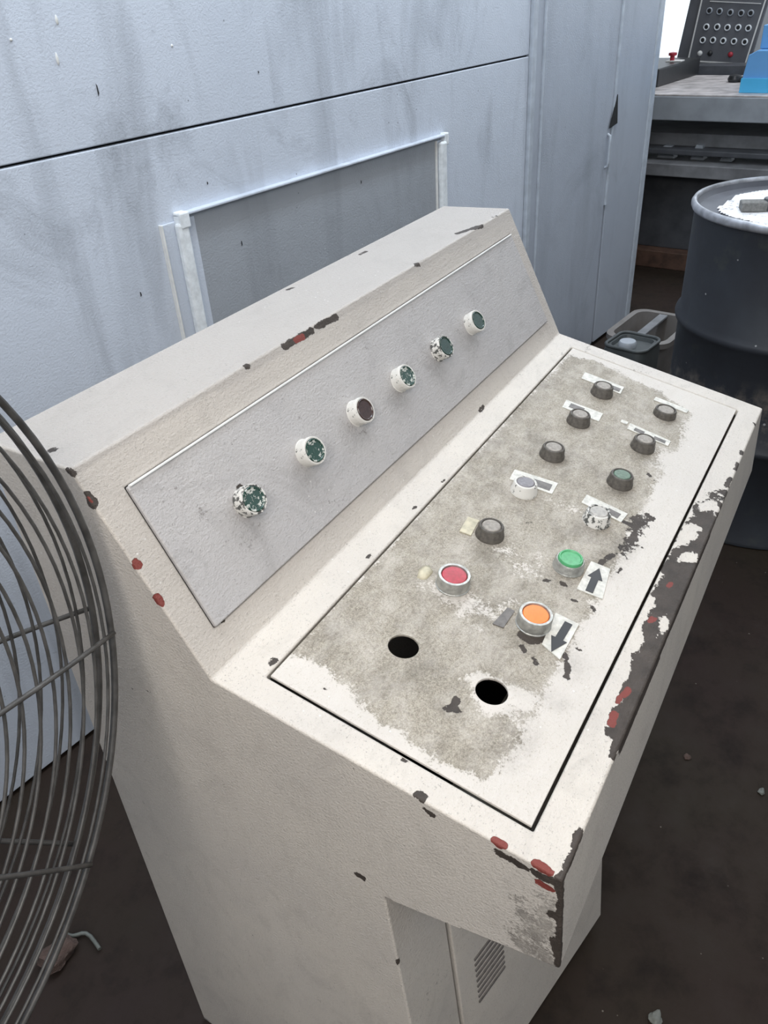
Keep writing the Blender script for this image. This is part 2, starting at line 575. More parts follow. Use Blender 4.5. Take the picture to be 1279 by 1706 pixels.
class Face:
    """bilinear patch; s runs along the console, t down / forward across the face"""
    def __init__(f, a, b):
        f.c = [PT[a, 0], PT[a, 1], PT[b, 0], PT[b, 1]]
        n = np.cross(f.c[1] - f.c[0], f.c[2] - f.c[0])
        f.n = n / np.linalg.norm(n)
        if f.n @ np.array([0, -.3, 1]) < 0: f.n = -f.n

    def P(f, s, t):
        a, b, c, d = f.c
        s = np.asarray(s)[..., None]
        t = np.asarray(t)[..., None]
        return (1 - t) * ((1 - s) * a + s * b) + t * ((1 - s) * c + s * d)

    def st(f, px, h=0.0):
        """where the sight line through a photo pixel meets the face lifted by h"""
        r = ray(px)
        x = np.array([.5, .5, 1.0])
        for _ in range(25):
            g = f.P(x[0], x[1]) + f.n * h - CAM - r * x[2]
            e = 1e-5
            J = np.stack([(f.P(x[0] + e, x[1]) - f.P(x[0], x[1])) / e, (f.P(x[0], x[1] + e) - f.P(x[0], x[1])) / e, -r], 1)
            x = x - np.linalg.solve(J, g)
        return x[:2]

    def at(f, px, h=0.0, lift=0.0):
        s, t = f.st(px, h)
        return f.P(s, t) + f.n * lift


FD, FS, FT, FN = Face('P2', 'P1'), Face('P3', 'P2'), Face('P4', 'P3'), Face('P1', 'P0')
FN.n = np.array([0, -1.0, 0])


def seg_dist(V, A, B):
    d = B - A
    L = d @ d
    t = np.clip(((V - A) @ d) / L, 0, 1) if L > 1e-12 else np.zeros(len(V))
    return np.linalg.norm(V - (A + t[:, None] * d), axis=1)


def poly_sd(V2, poly):
    """signed distance in 2D, negative inside"""
    P = np.array(poly)
    n = len(P)
    d = np.full(len(V2), 1e9)
    ins = np.zeros(len(V2), bool)
    for i in range(n):
        a, b = P[i], P[(i + 1) % n]
        d = np.minimum(d, seg_dist(V2, a, b))
        c = ((a[1] > V2[:, 1]) != (b[1] > V2[:, 1]))
        with np.errstate(divide='ignore', invalid='ignore'):
            xx = (b[0] - a[0]) * (V2[:, 1] - a[1]) / (b[1] - a[1] + 1e-15) + a[0]
        ins ^= c & (V2[:, 0] < xx)
    return np.where(ins, -d, d)


def soft(d, w):
    return np.clip(.5 - d / (2 * w), 0, 1)


def set_attr(me, name, val):
    a = me.attributes.new(name, 'FLOAT', 'POINT')
    a.data.foreach_set('value', np.asarray(val, dtype=np.float32))


END = (PT['P2', 0], (-1, 0, 0))
def on_end(px): return on_plane(px, *END)


# chips as short strokes: (surface, [pixels], radius)
CH_BARE = [
    (FT, [(410, 608), (428, 603)], .0042), (FS, [(472, 577), (520, 551)], .0040), (FS, [(526, 545), (561, 528)], .0040),
    (FT, [(694, 440), (705, 437)], .0055), (FT, [(762, 389), (806, 374)], .0050), (FT, [(478, 483), (486, 480)], .003),
    (FT, [(600, 424), (610, 419)], .003), (FT, [(86, 752), (90, 748)], .0035), (FT, [(820, 362), (828, 359)], .002),
    ('end', [(112, 783), (126, 792)], .0035), ('end', [(146, 826), (154, 842)], .0050),
    (FD, [(693, 1324), (702, 1326)], .0045), ('end', [(710, 1351), (720, 1357)], .0036), ('end', [(566, 1266), (590, 1280)], .0018),
    ('end', [(830, 1420), (872, 1445)], .0044), ('end', [(893, 1456), (934, 1476)], .0050), (FD, [(920, 1475), (938, 1464)], .005),
    ('end', [(935, 1480), (934, 1540), (931, 1612)], .0042), ('end', [(920, 1524), (932, 1528)], .005), ('end', [(926, 1570), (930, 1590)], .006),
    ('end', [(596, 1457), (604, 1465)], .0045), ('end', [(606, 1460), (602, 1470)], .002), ('end', [(657, 1598), (661, 1605)], .004),
    ('end', [(210, 1145), (250, 1152), (284, 1176)], .0009), ('end', [(322, 1270), (327, 1273)], .0018), ('end', [(302, 1222), (306, 1225)], .0012),
    (FD, [(966, 1385), (960, 1410)], .0045), (FD, [(957, 1425), (948, 1447)], .0055), (FD, [(1040, 1195), (1020, 1262)], .004),
    (FD, [(795, 686), (803, 679)], .0042), (FD, [(546, 874), (550, 870)], .0032), (FD, [(453, 1105), (459, 1098)], .0035),
    (FD, [(612, 930), (616, 926)], .0025), (FD, [(688, 848), (692, 844)], .0025), (FD, [(735, 803), (739, 799)], .002),
    (FD, [(1236, 752), (1234, 757)], .0035), (FD, [(1229, 772), (1226, 782)], .004), (FD, [(1216, 797), (1210, 810)], .004),
    (FD, [(1256, 705), (1258, 708)], .003), (FD, [(668, 1265), (676, 1268)], .0016), (FS, [(365, 1034), (372, 1030)], .003),
]
CH_RED = [
    (FT, [(426, 606), (434, 603)], .0034), (FS, [(492, 567), (504, 561)], .0036), (FS, [(228, 937), (230, 941)], .0050), (FS, [(262, 997), (266, 1005)], .0048),
    ('end', [(148, 830), (152, 838)], .003), (FD, [(826, 1402), (838, 1409)], .0044), (FD, [(893, 1440), (915, 1452)], .0048), ('end', [(896, 1470), (918, 1482)], .0040),
    (FD, [(1022, 1190), (1018, 1205)], .0045), (FD, [(1046, 1148), (1040, 1158)], .0036), (FD, [(1088, 1030), (1082, 1036)], .0036), (FD, [(1118, 972), (1112, 978)], .003),
    (FD, [(1030, 1170), (1034, 1162)], .003),
]
BAND = [(1008, 1222), (1014, 1190), (1036, 1166), (1030, 1150), (1046, 1128), (1052, 1092), (1072, 1068), (1068, 1040), (1090, 1010),
        (1082, 985), (1102, 962), (1096, 944), (1118, 915), (1124, 880), (1150, 858), (1148, 838), (1170, 830), (1176, 815), (1212, 812), (1228, 800), (1150, 1010), (1060, 1240), (1030, 1250)]
ISL = [[(1124, 912), (1148, 905), (1166, 880), (1150, 872), (1132, 885)], [(1128, 935), (1160, 938), (1158, 922), (1136, 924)], [(1168, 848), (1192, 850), (1190, 838), (1172, 838)],
       [(1094, 1062), (1112, 1050), (1114, 1022), (1100, 1030)]]


def chip_val(V, chips, w=.004):
    out = np.zeros(len(V))
    for f, pxs, r in chips:
        Q = [on_end(p) if isinstance(f, str) else f.at(p) for p in pxs]
        d = np.full(len(V), 1e9)
        if len(Q) == 1: d = np.linalg.norm(V - Q[0], axis=1)
        for a, b in zip(Q, Q[1:]): d = np.minimum(d, seg_dist(V, a, b))
        out = np.maximum(out, soft(d - r, w))
    return out


def face2(f, V):
    """2D coordinates of 3D points in the frame of a face"""
    o = f.c[0]
    ex = f.c[1] - o
    ex = ex / np.linalg.norm(ex)
    ey = np.cross(f.n, ex)
    return np.stack([(V - o) @ ex, (V - o) @ ey], 1), np.abs((V - o) @ f.n)


def poly_val(f, V, pxs, w, thick=.012, grow=0.0):
    P2, _ = face2(f, np.array([f.at(p) for p in pxs]))
    V2, dz = face2(f, V)
    return np.where(dz < thick, soft(poly_sd(V2, P2) - grow, w), 0)


def paint_wear_shade(me, which):
    V = np.empty(len(me.vertices) * 3)
    me.vertices.foreach_get('co', V)
    V = V.reshape(-1, 3)
    bare = np.zeros(len(V))
    red = np.zeros(len(V))
    dirt = np.zeros(len(V))
    tone_down = np.zeros(len(V))
    stain_shade = np.zeros(len(V))
    if which == 'body':
        bare = chip_val(V, CH_BARE)
        red = chip_val(V, CH_RED)
        band = poly_val(FD, V, BAND, .007, .018)
        for i in ISL: band = np.minimum(band, 1 - poly_val(FD, V, i, .006, .03) * .9)
        fade = np.interp(V[:, 0], [.30, .48, .60, .75], [.95, .80, .60, .50])
        bare = np.maximum(bare, band * fade)
        # grime: worn lower corner of the end plate, kick zone, crease
        g = np.array([on_end(p) for p in [(868, 1512), (936, 1470), (936, 1620), (840, 1580)]])
        on = np.abs(V[:, 0]) < .004
        dirt = np.where(on, soft(poly_sd(V[:, 1:], g[:, 1:]), .035) * .85, 0)
        dirt = np.maximum(dirt, np.where(V[:, 2] < .62, .22, 0))
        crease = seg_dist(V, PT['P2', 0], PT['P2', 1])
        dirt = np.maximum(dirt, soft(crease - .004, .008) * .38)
        V2, dz = face2(FD, V)
        top = (dz < .008)
        far = np.where(top, np.clip((V[:, 0] - .45) / .5, 0, 1) * .34, 0)
        dirt = np.maximum(dirt, far)
        dirt = np.maximum(dirt, .12)
        up = V[:, 1] - (PT['P2', 0][1] - .004)
        tone_down = np.clip(up / .02, 0, 1) * (.50 + .25 * np.clip(V[:, 0] / .9, 0, 1))
        tone_down = np.where(V[:, 2] > PT['P3', 0][2] - .006, .92, tone_down)
        tone_down = np.where(V[:, 0] < .002, tone_down * .3, tone_down)
    elif which == 'desk':
        grime = poly_val(FD, V, [(505, 1092), (560, 1128), (640, 1205), (700, 1250), (770, 1285), (805, 1298), (850, 1262), (872, 1212), (905, 1160), (930, 1115), (975, 1030), (1000, 985), (1030, 930), (1060, 880),
                                 (1085, 835), (1098, 790), (1102, 760), (1135, 745), (1140, 705), (1150, 690), (1100, 655), (1040, 625), (985, 600), (948, 592), (890, 650), (720, 830), (560, 1000), (470, 1095)], .014)
        clean = [([(770, 1128), (800, 1118), (905, 1160), (890, 1190), (850, 1198), (800, 1190)], .010, .80),
                 ([(690, 985), (730, 960), (800, 985), (860, 1010), (840, 1040), (780, 1050), (740, 1020)], .020, .55),
                 ([(820, 900), (900, 930), (930, 960), (880, 975), (800, 930)], .022, .5),
                 ([(920, 830), (985, 850), (960, 880), (900, 850)], .02, .4), ([(1080, 750), (1110, 730), (1150, 760), (1110, 800), (1085, 790)], .02, .6),
                 ([(960, 1000), (990, 1010), (940, 1130), (920, 1100)], .02, .35)]
        for p, w, k in clean: grime = np.minimum(grime, 1 - k * poly_val(FD, V, p, w))
        dirt = np.clip(grime * .82 + .08, 0, 1)
        bare = poly_val(FD, V, [(1036, 862), (1058, 848), (1090, 862), (1082, 890), (1060, 925), (1035, 935), (1010, 918), (1040, 890)], .02) * .72
        spots = [([(1040, 870), (1060, 880), (1050, 905)], .004), ([(1078, 858), (1086, 866)], .004), ([(905, 1062), (885, 1068), (870, 1058)], .006), ([(868, 1078), (872, 1084)], .003),
                 ([(940, 1090), (946, 1110), (944, 1130)], .003), ([(760, 1165), (752, 1180), (765, 1186)], .0035), ([(742, 1180), (748, 1186)], .002), ([(890, 1098), (893, 1106)], .003),
                 ([(908, 968), (913, 968)], .003), ([(935, 972), (940, 975)], .003), ([(985, 1010), (990, 1018)], .0025), ([(952, 1000), (962, 1002)], .002), ([(998, 940), (1004, 935)], .003),
                 ([(1012, 930), (1020, 925)], .004), ([(1000, 968), (1008, 962)], .0025), ([(541, 1146), (543, 1147)], .0018), ([(878, 872), (884, 872)], .0016), ([(1080, 790), (1088, 800)], .0025),
                 ([(960, 1080), (968, 1084)], .0022), ([(1028, 955), (1034, 948)], .0022)]
        bare = np.maximum(bare, chip_val(V, [(FD, p, r) for p, r in spots], .0045))
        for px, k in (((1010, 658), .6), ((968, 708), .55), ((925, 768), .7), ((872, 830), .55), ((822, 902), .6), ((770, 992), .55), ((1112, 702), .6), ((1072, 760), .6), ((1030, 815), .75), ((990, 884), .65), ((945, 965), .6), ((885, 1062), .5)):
            c = FD.at(px)  # dark spot on each button's operator side, grime and its painted shadow
            stain_shade = np.maximum(stain_shade, k * soft(np.linalg.norm((V - c) * (1, 1.15, 1), axis=1) - .019, .016))
        for pts, r, k in (([(935, 755), (975, 775), (1010, 795)], .010, .5), ([(700, 830), (640, 900)], .012, .3), ([(960, 600), (880, 670), (780, 770)], .010, .35), ([(590, 1010), (520, 1075)], .010, .35), ([(700, 1100), (740, 1130)], .012, .4),
                          ([(860, 1215), (840, 1250)], .016, .5), ([(800, 1120), (880, 1150), (930, 1170)], .004, .5), ([(800, 1010), (740, 990)], .012, .45), ([(1040, 905), (1000, 945)], .014, .55), ([(930, 1050), (950, 1110)], .012, .4)):
            stain_shade = np.maximum(stain_shade, k * chip_val(V, [(FD, pts, r)], .012))
    elif which == 'slope':
        dirt = np.full(len(V), .20)
        tone_down = .35 + .4 * np.clip(V[:, 0] / .9, 0, 1)  # darker towards the far end, light falloff put into the tone
        bare = chip_val(V, [(FS, [(398, 815), (402, 826)], .005), (FS, [(634, 616), (637, 621)], .0022), (FS, [(645, 780), (650, 776)], .0016), (FS, [(545, 876), (550, 872)], .003)], .004)
        for p, r in (([(430, 880), (420, 900)], .02), ([(600, 720), (640, 750), (560, 840)], .02), ([(300, 830), (380, 880)], .02)):
            dirt = np.maximum(dirt, chip_val(V, [(FS, p, r)], .03) * .42)
        for px, k in (((408, 868), .35), ((508, 790), .4), ((588, 720), .4), ((662, 662), .35), ((722, 612), .45), ((776, 572), .45)):  # cast shadow of each lamp painted down the panel
            stain_shade = np.maximum(stain_shade, k * soft(np.linalg.norm(V - FS.at(px), axis=1) - .014, .018))
    set_attr(me, 'stain_shade', stain_shade)
    set_attr(me, 'tone_down', tone_down)
    set_attr(me, 'bare', bare)
    set_attr(me, 'red', red)
    set_attr(me, 'dirt', dirt)


console = empty('control_console', (0, 0, 0))
tag(console, 'chipped cream steel operator console with sloped button panels', 'control console')

DESK_OPEN = [FD.st(p) for p in ((443, 1127), (952, 578), (1230, 683), (889, 1385))]     # near-back, far-back, far-front, near-front
SLOPE_OPEN = [FS.st(p) for p in ((208, 812), (849, 390), (911, 536), (358, 1047))]


def subdiv(stops, step):
    out = []
    for a, b in zip(stops, stops[1:]):
        n = max(1, int(round((b - a) / step)))
        out += [a + (b - a) * k / n for k in range(n)]
    return out + [stops[-1]]


def mean(a, b): return (a + b) / 2


sd0, sd1 = mean(DESK_OPEN[0][0], DESK_OPEN[3][0]), mean(DESK_OPEN[1][0], DESK_OPEN[2][0])
td0, td1 = mean(DESK_OPEN[0][1], DESK_OPEN[1][1]), mean(DESK_OPEN[2][1], DESK_OPEN[3][1])
ss0, ss1 = mean(SLOPE_OPEN[0][0], SLOPE_OPEN[3][0]), mean(SLOPE_OPEN[1][0], SLOPE_OPEN[2][0])
ts0, ts1 = mean(SLOPE_OPEN[0][1], SLOPE_OPEN[1][1]), mean(SLOPE_OPEN[2][1], SLOPE_OPEN[3][1])
S_LINES = subdiv(sorted({0.0, 1.0, sd0, sd1, ss0, ss1}), .0047)


def warp(open4, s0, s1, t0, t1):
    """moves the axis-aligned opening of the grid onto its true, slightly skewed corners"""
    ks, kt = [0, s0, s1, 1], [0, t0, t1, 1]
    D = np.zeros((4, 4, 2))
    for (i, j), c in zip(((1, 1), (2, 1), (2, 2), (1, 2)), open4):
        D[i, j] = np.array(c) - (ks[i], kt[j])

    def w(s, t):
        i = min(max(np.searchsorted(ks, s, 'right') - 1, 0), 2)
        j = min(max(np.searchsorted(kt, t, 'right') - 1, 0), 2)
        a = (s - ks[i]) / (ks[i + 1] - ks[i])
        b = (t - kt[j]) / (kt[j + 1] - kt[j])
        d = (1 - a) * (1 - b) * D[i, j] + a * (1 - b) * D[i + 1, j] + (1 - a) * b * D[i, j + 1] + a * b * D[i + 1, j + 1]
        return s + d[0], t + d[1]
    return w


def grid_face(bm, f, ts, wfun=None, hole=None, depth=.010):
    n, m = len(S_LINES), len(ts)
    vs = [[None] * m for _ in range(n)]
    for i, s in enumerate(S_LINES):
        for j, t in enumerate(ts):
            q = wfun(s, t) if wfun else (s, t)
            vs[i][j] = bm.verts.new(f.P(*q))
    for i in range(n - 1):
        for j in range(m - 1):
            if hole:
                a, b = (S_LINES[i] + S_LINES[i + 1]) / 2, (ts[j] + ts[j + 1]) / 2
                if hole[0] < a < hole[1] and hole[2] < b < hole[3]: continue
            bm.faces.new([vs[i][j], vs[i + 1][j], vs[i + 1][j + 1], vs[i][j + 1]])
    if hole:
        iA, iB = S_LINES.index(hole[0]), S_LINES.index(hole[1])
        jA, jB = ts.index(hole[2]), ts.index(hole[3])
        loop = [vs[i][jA] for i in range(iA, iB)] + [vs[iB][j] for j in range(jA, jB)] + [vs[i][jB] for i in range(iB, iA, -1)] + [vs[iA][j] for j in range(jB, jA, -1)]
        low = [bm.verts.new(v.co - Vector(f.n) * depth) for v in loop]
        for k in range(len(loop)):
            k2 = (k + 1) % len(loop)
            bm.faces.new([loop[k], loop[k2], low[k2], low[k]])


def quad_patch(bm, a, b, c, d, nu, nv):
    """a-b along u, a-d along v"""
    vs = [[bm.verts.new((1 - v / nv) * ((1 - u / nu) * a + u / nu * b) + v / nv * ((1 - u / nu) * d + u / nu * c)) for v in range(nv + 1)] for u in range(nu + 1)]
    for u in range(nu):
        for v in range(nv):
            bm.faces.new([vs[u][v], vs[u + 1][v], vs[u + 1][v + 1], vs[u][v + 1]])


bm = bmesh.new()
TD = subdiv([0.0, td0, td1, 1.0], .012)
TS = subdiv([0.0, ts0, ts1, 1.0], .018)
NT_, NN, NB = 26, 28, 90
grid_face(bm, FT, [k / NT_ for k in range(NT_ + 1)])
grid_face(bm, FS, TS, warp(SLOPE_OPEN, ss0, ss1, ts0, ts1), (ss0, ss1, ts0, ts1))
grid_face(bm, FD, TD, warp(DESK_OPEN, sd0, sd1, td0, td1), (sd0, sd1, td0, td1))
grid_face(bm, FN, [k / NN for k in range(NN + 1)])
for e in (0, 1):
    p = {n: PT[n, e] for n in PR[e]}
    nd, ns = len(TD) - 1, len(TS) - 1
    # rows must share the uneven stops of the faces they meet
    def strip(a, b, stops): return [(1 - t) * a + t * b for t in stops]
    def fill(r0, r1, nv):
        rows = [[bm.verts.new((1 - k / nv) * x + k / nv * y) for k in range(nv + 1)] for x, y in zip(r0, r1)]
        for A, B in zip(rows, rows[1:]):
            for k in range(nv): bm.faces.new([A[k], B[k], B[k + 1], A[k + 1]])
    fill(strip(p['P3'], p['P2'], TS), strip(p['P4'], p['K'], TS), NT_)
    fill(strip(p['P2'], p['P1'], TD), strip(p['Q'], p['P0'], TD), NN)
    quad_patch(bm, p['P2'], p['K'], p['K2'], p['Q'], NT_, NN)
    quad_patch(bm, p['Q'], p['K2'], p['B'], p['QF'], NT_, NB)
# underside of the nose, pedestal front (with the door opening left clear), back
def lin(n): return [k / n for k in range(n + 1)]
FU, FF, FB = Face('P0', 'Q'), Face('Q', 'QF'), Face('P4', 'B')
grid_face(bm, FU, lin(len(TD) - 1)[:1] + lin(len(TD) - 1)[1:])
STILE = .105
vs0 = [[bm.verts.new(FF.P(s, t)) for t in lin(NB)] for s in [STILE * k / 8 for k in range(9)]]
for A, B in zip(vs0, vs0[1:]):
    for k in range(NB): bm.faces.new([A[k], B[k], B[k + 1], A[k + 1]])
vs0 = [[bm.verts.new(FF.P(s, t)) for t in lin(NB)] for s in (.62, .8, 1.0)]
for A, B in zip(vs0, vs0[1:]):
    for k in range(NB): bm.faces.new([A[k], B[k], B[k + 1], A[k + 1]])
vs0 = [[bm.verts.new(FB.P(s, t)) for t in lin(6)] for s in lin(12)]
for A, B in zip(vs0, vs0[1:]):
    for k in range(6): bm.faces.new([A[k], B[k], B[k + 1], A[k + 1]])
bmesh.ops.remove_doubles(bm, verts=bm.verts[:], dist=2e-4)
bmesh.ops.recalc_face_normals(bm, faces=bm.faces[:])
# make sure normals point out: test the top face
for f in bm.faces:
    c = f.calc_center_median()
    if abs(c.z - PT['P4', 0][2]) < .004 and abs(f.normal.z) > .9:
        if f.normal.z < 0: bmesh.ops.reverse_faces(bm, faces=bm.faces[:])
        break
body = obj('console_body', bm, M_BODY, console, 35)
paint_wear_shade(body.data, 'body')
add_bevel(body, .0032, 3, 25)


def panel_plate(name, f, open4, gap, proud, thick, mat, which, holes=(), step=.0032):
    """plate filling the opening, with real round holes"""
    c = [np.array(q) for q in open4]
    P = [f.P(*q) for q in c]
    # shrink by the gap towards the middle
    mid = sum(P) / 4
    Q = []
    for k in range(4):
        a, b = P[(k + 1) % 4] - P[k], P[k - 1] - P[k]
        Q.append(P[k] + gap * (a / np.linalg.norm(a) + b / np.linalg.norm(b)) + f.n * proud)
    nu = int(np.linalg.norm(Q[1] - Q[0]) / step)
    nv = int(np.linalg.norm(Q[3] - Q[0]) / step)
    bm = bmesh.new()
    quad_patch(bm, Q[0], Q[1], Q[2], Q[3], nu, nv)
    n = Vector(f.n)
    for hc, hr in holes:
        hc = Vector(hc)
        kill = [v for v in bm.verts if (v.co - hc - n * (v.co - hc).dot(n)).length < hr]
        bmesh.ops.delete(bm, geom=kill, context='VERTS')
    outer = []
    bes = [e for e in bm.edges if e.is_boundary]
    bvs = {v for e in bes for v in e.verts}
    for hc, hr in holes:
        hc = Vector(hc)
        for v in bvs:
            d = v.co - hc
            d = d - n * d.dot(n)
            if d.length < hr + step * 1.6:
                v.co = v.co + d.normalized() * (hr - d.length)
    ret = bmesh.ops.extrude_edge_only(bm, edges=bes)
    for v in [g for g in ret['geom'] if isinstance(g, bmesh.types.BMVert)]:
        v.co -= n * thick
    bmesh.ops.recalc_face_normals(bm, faces=bm.faces[:])
    t = max(bm.faces, key=lambda q: q.calc_area())
    up = [q for q in bm.faces if abs(q.normal.dot(n)) > .9]
    if up and up[0].normal.dot(n) < 0: bmesh.ops.reverse_faces(bm, faces=bm.faces[:])
    o = obj(name, bm, mat, console, 40)
    paint_wear_shade(o.data, which)
    add_bevel(o, .0014, 2, 40)
    return o


HOLES = [(FD.at((672, 1077), 0), .0152), (FD.at((819, 1152), 0), .0155)]
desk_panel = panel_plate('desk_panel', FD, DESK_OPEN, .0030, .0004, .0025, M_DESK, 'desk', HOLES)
slope_panel = panel_plate('upper_panel', FS, SLOPE_OPEN, .0007, .0026, .004, M_SLOPE, 'slope')
a_, b_ = FS.at((212, 809)), FS.at((848, 391))
dn_ = np.cross(FS.n, b_ - a_)
dn_ = dn_ / np.linalg.norm(dn_) * .0022
if dn_[2] > 0: dn_ = -dn_
prism('edge_highlight', [a_, b_, b_ + dn_, a_ + dn_], FS.n * .0042, M_WHITE, slope_panel, .0006)  # white strip painting the highlight along the panel's top edge
# pedestal door, hinged at the near stile and standing slightly ajar
hx = (STILE + .004) * U
ht, hb_ = FF.P(STILE + .004, .03), FF.P(STILE + .004, .965)
ang = math.radians(11)
dd = np.array([math.cos(ang), -math.sin(ang), 0])
dn = np.array([-math.sin(ang), -math.cos(ang), 0])
dw = .37
ht[1] -= .004; hb_[1] -= .004
door = prism('pedestal_door', [ht, ht + dd * dw, hb_ + dd * dw, hb_], -dn * .016, M_BODY, console, .002)
pn = np.cross(dd, hb_ - ht)
pn = pn / np.linalg.norm(pn)
if pn @ dn < 0: pn = -pn
dv = (ht - hb_) / np.linalg.norm(ht - hb_)
lc0 = on_plane((816, 1606), ht + pn * .0003, pn)
for k in range(-4, 5):
    a = lc0 + dv * k * .0125 - dd * .03
    prism('door_louvre', [a, a + dd * .06, a + dd * .06 + dv * .004, a + dv * .004], pn * .0015, M_WINDOW, door)
box('pedestal_floor_plate', .012, U - .012, PT['QF', 0][1] + .02, PT['B', 0][1] - .01, .0, .012, M_GAP, console)


# ------------------------------------------------------------------ push buttons
def frame_of(f, p, up=(1, 0, 0)):
    n = Vector(f.n).normalized()
    x = Vector(up)
    x = (x - n * x.dot(n)).normalized()
    y = n.cross(x)
    return Matrix([[x.x, y.x, n.x, p[0]], [x.y, y.y, n.y, p[1]], [x.z, y.z, n.z, p[2]], [0, 0, 0, 1]])


def lathe_mesh(name, prof, seg=28, sharp=35):
    bm = lathe(prof, seg)
    me = bpy.data.meshes.new(name)
    bm.to_mesh(me)
    bm.free()
    me.polygons.foreach_set('use_smooth', [True] * len(me.polygons))
    me.set_sharp_from_angle(angle=math.radians(sharp))
    return me


ME = {
    # plain straight aluminium bezel
    'bez_straight': lathe_mesh('bez', [(.0186, 0), (.0186, .002), (.0178, .0026), (.0178, .0148), (.0170, .0162), (.0144, .0162), (.0140, .0152), (.0140, .006), (0, .006)]),
    'cap_straight': lathe_mesh('cap', [(.0136, .006), (.0136, .0142), (.0128, .0152), (.009, .0154), (0, .0155)]),
    # green one: lower, with a proud rim on the cap
    'bez_green': lathe_mesh('bez', [(.0178, 0), (.0178, .002), (.0170, .003), (.0164, .0110), (.0152, .0128), (.0142, .0128), (.0142, .006), (0, .006)]),
    'cap_green': lathe_mesh('cap', [(.0140, .006), (.0140, .0146), (.0132, .0158), (.0118, .0158), (.0108, .0146), (0, .0138)]),
    # grimy tapered type
    'bez_taper': lathe_mesh('bez', [(.0170, 0), (.0168, .004), (.0158, .0055), (.0150, .0135), (.0138, .0155), (.0122, .0162), (.0114, .0155), (.0114, .008), (0, .008)]),
    'cap_taper': lathe_mesh('cap', [(.0110, .008), (.0110, .0148), (.0100, .0158), (0, .0162)]),
    'bez_low': lathe_mesh('bez', [(.0170, 0), (.0166, .004), (.0160, .0060), (.0158, .0092), (.0146, .0112), (.0132, .0116), (.0124, .0106), (.0124, .005), (0, .005)]),
    'cap_low': lathe_mesh('cap', [(.0119, .005), (.0119, .0100), (.0108, .0108), (0, .0110)]),
    # pilot lamps on the upper panel
    'bez_lamp': lathe_mesh('bez', [(.0160, 0), (.0160, .003), (.0152, .0036), (.0152, .0120), (.0156, .0124), (.0156, .0178), (.0150, .0188), (.0134, .0188), (.0130, .0182), (.0130, .010), (0, .010)]),
    'cap_lamp': lathe_mesh('cap', [(.0128, .010), (.0128, .0192), (.0122, .0198), (.0114, .0196), (.0106, .0186), (0, .0184)]),
}


def button(name, f, px, kind, bez_mat, cap_mat, label, cap_name='button_cap', tilt=(0, 0)):
    h = {'straight': .0155, 'green': .0148, 'taper': .0162, 'low': .0112, 'lamp': .0188}[kind]
    p = f.at(px, h)
    o = bpy.data.objects.new(name, ME['bez_' + kind].copy())
    COL.objects.link(o)
    o.data.materials.append(bez_mat)
    o.parent = console
    o.matrix_local = frame_of(f, p - f.n * .0004) @ Matrix.Rotation(tilt[0], 4, 'X') @ Matrix.Rotation(tilt[1], 4, 'Y')
    o['label'] = label
    c = bpy.data.objects.new(cap_name, ME['cap_' + kind].copy())
    COL.objects.link(c)
    c.data.materials.append(cap_mat)
    c.parent = o
    return o


BUT = [((1006, 641), 'taper', M_DARKRING, M_GRIMECAP, 'grimy black push button, back row, farthest from the fan'),
       ((967, 688), 'taper', M_DARKRING, M_GRIMECAP, 'grimy black push button, back row, beside a torn label holder'),
       ((923, 743), 'taper', M_DARKRING, M_GRIMECAP, 'grimy black push button, back row, without a label'),
       ((876, 802), 'taper', M_SPLAT, M_VIOLET, 'paint-smeared push button with violet grey cap'),
       ((819, 874), 'taper', M_DARKRING, M_GRIMECAP, 'grimy black push button next to a yellowed sticker'),
       ((757, 957), 'straight', M_STEEL, M_RED, 'red push button in an aluminium bezel'),
       ((1110, 681), 'low', M_DARKRING, M_GRIMECAP, 'low grimy push button, front row, farthest from the fan'),
       ((1075, 730), 'taper', M_DARKRING, M_GRIMECAP, 'grimy push button, front row, with a pale cap'),
       ((1037, 789), 'taper', M_DARKRING, M_GREENGREY, 'grimy push button with a faded green cap'),
       ((998, 851), 'taper', M_SPLAT2, M_PALECAP, 'push button smeared all over with cream paint'),
       ((951, 929), 'green', M_STEEL, M_GREEN, 'bright green push button beside the up arrow'),
       ((893, 1022), 'straight', M_STEEL, M_ORANGE, 'orange push button beside the down arrow')]
for px, k, b, c, lab in BUT:
    button('push_button', FD, px, k, b, c, lab)
LAMP = [((425, 831), M_LENSDAUB2, 'pilot lamp nearest the fan, dark green lens'), ((526, 749), M_LENSDAUB, 'second pilot lamp from the fan, dark green lens'), ((609, 682), M_LENSRED, 'pilot lamp with a dark brown red lens'),
        ((680, 627), M_LENSDAUB2, 'paint-daubed pilot lamp, fourth from the fan'), ((744, 577), M_LENS, 'pilot lamp with an unpainted dark side, fifth from the fan'), ((798, 534), M_LENS, 'pilot lamp farthest from the fan')]
for i, (px, c, lab) in enumerate(LAMP):
    button('pilot_lamp', FS, px, 'lamp', M_SPLAT2 if i in (0, 4) else M_SPLAT, c, lab, 'lamp_lens', (rng.uniform(-.05, .05), rng.uniform(-.05, .05)))

# ------------------------------------------------------------------ label plates on the desk
def plate(name, pxs, mat, lift=.0006, thick=.0012, parent=console, label=None, f=FD):
    n = f.n
    pts = [f.at(p, lift) + n * lift for p in pxs]
    o = prism(name, pts, n * thick, mat, parent)
    if label: o['label'] = label
    return o


def holder(pxs, wins, label):
    o = plate('label_holder', pxs, M_LABEL, label=label)
    for w in wins: plate('label_window', w, M_WINDOW, .0016, .0006, o)


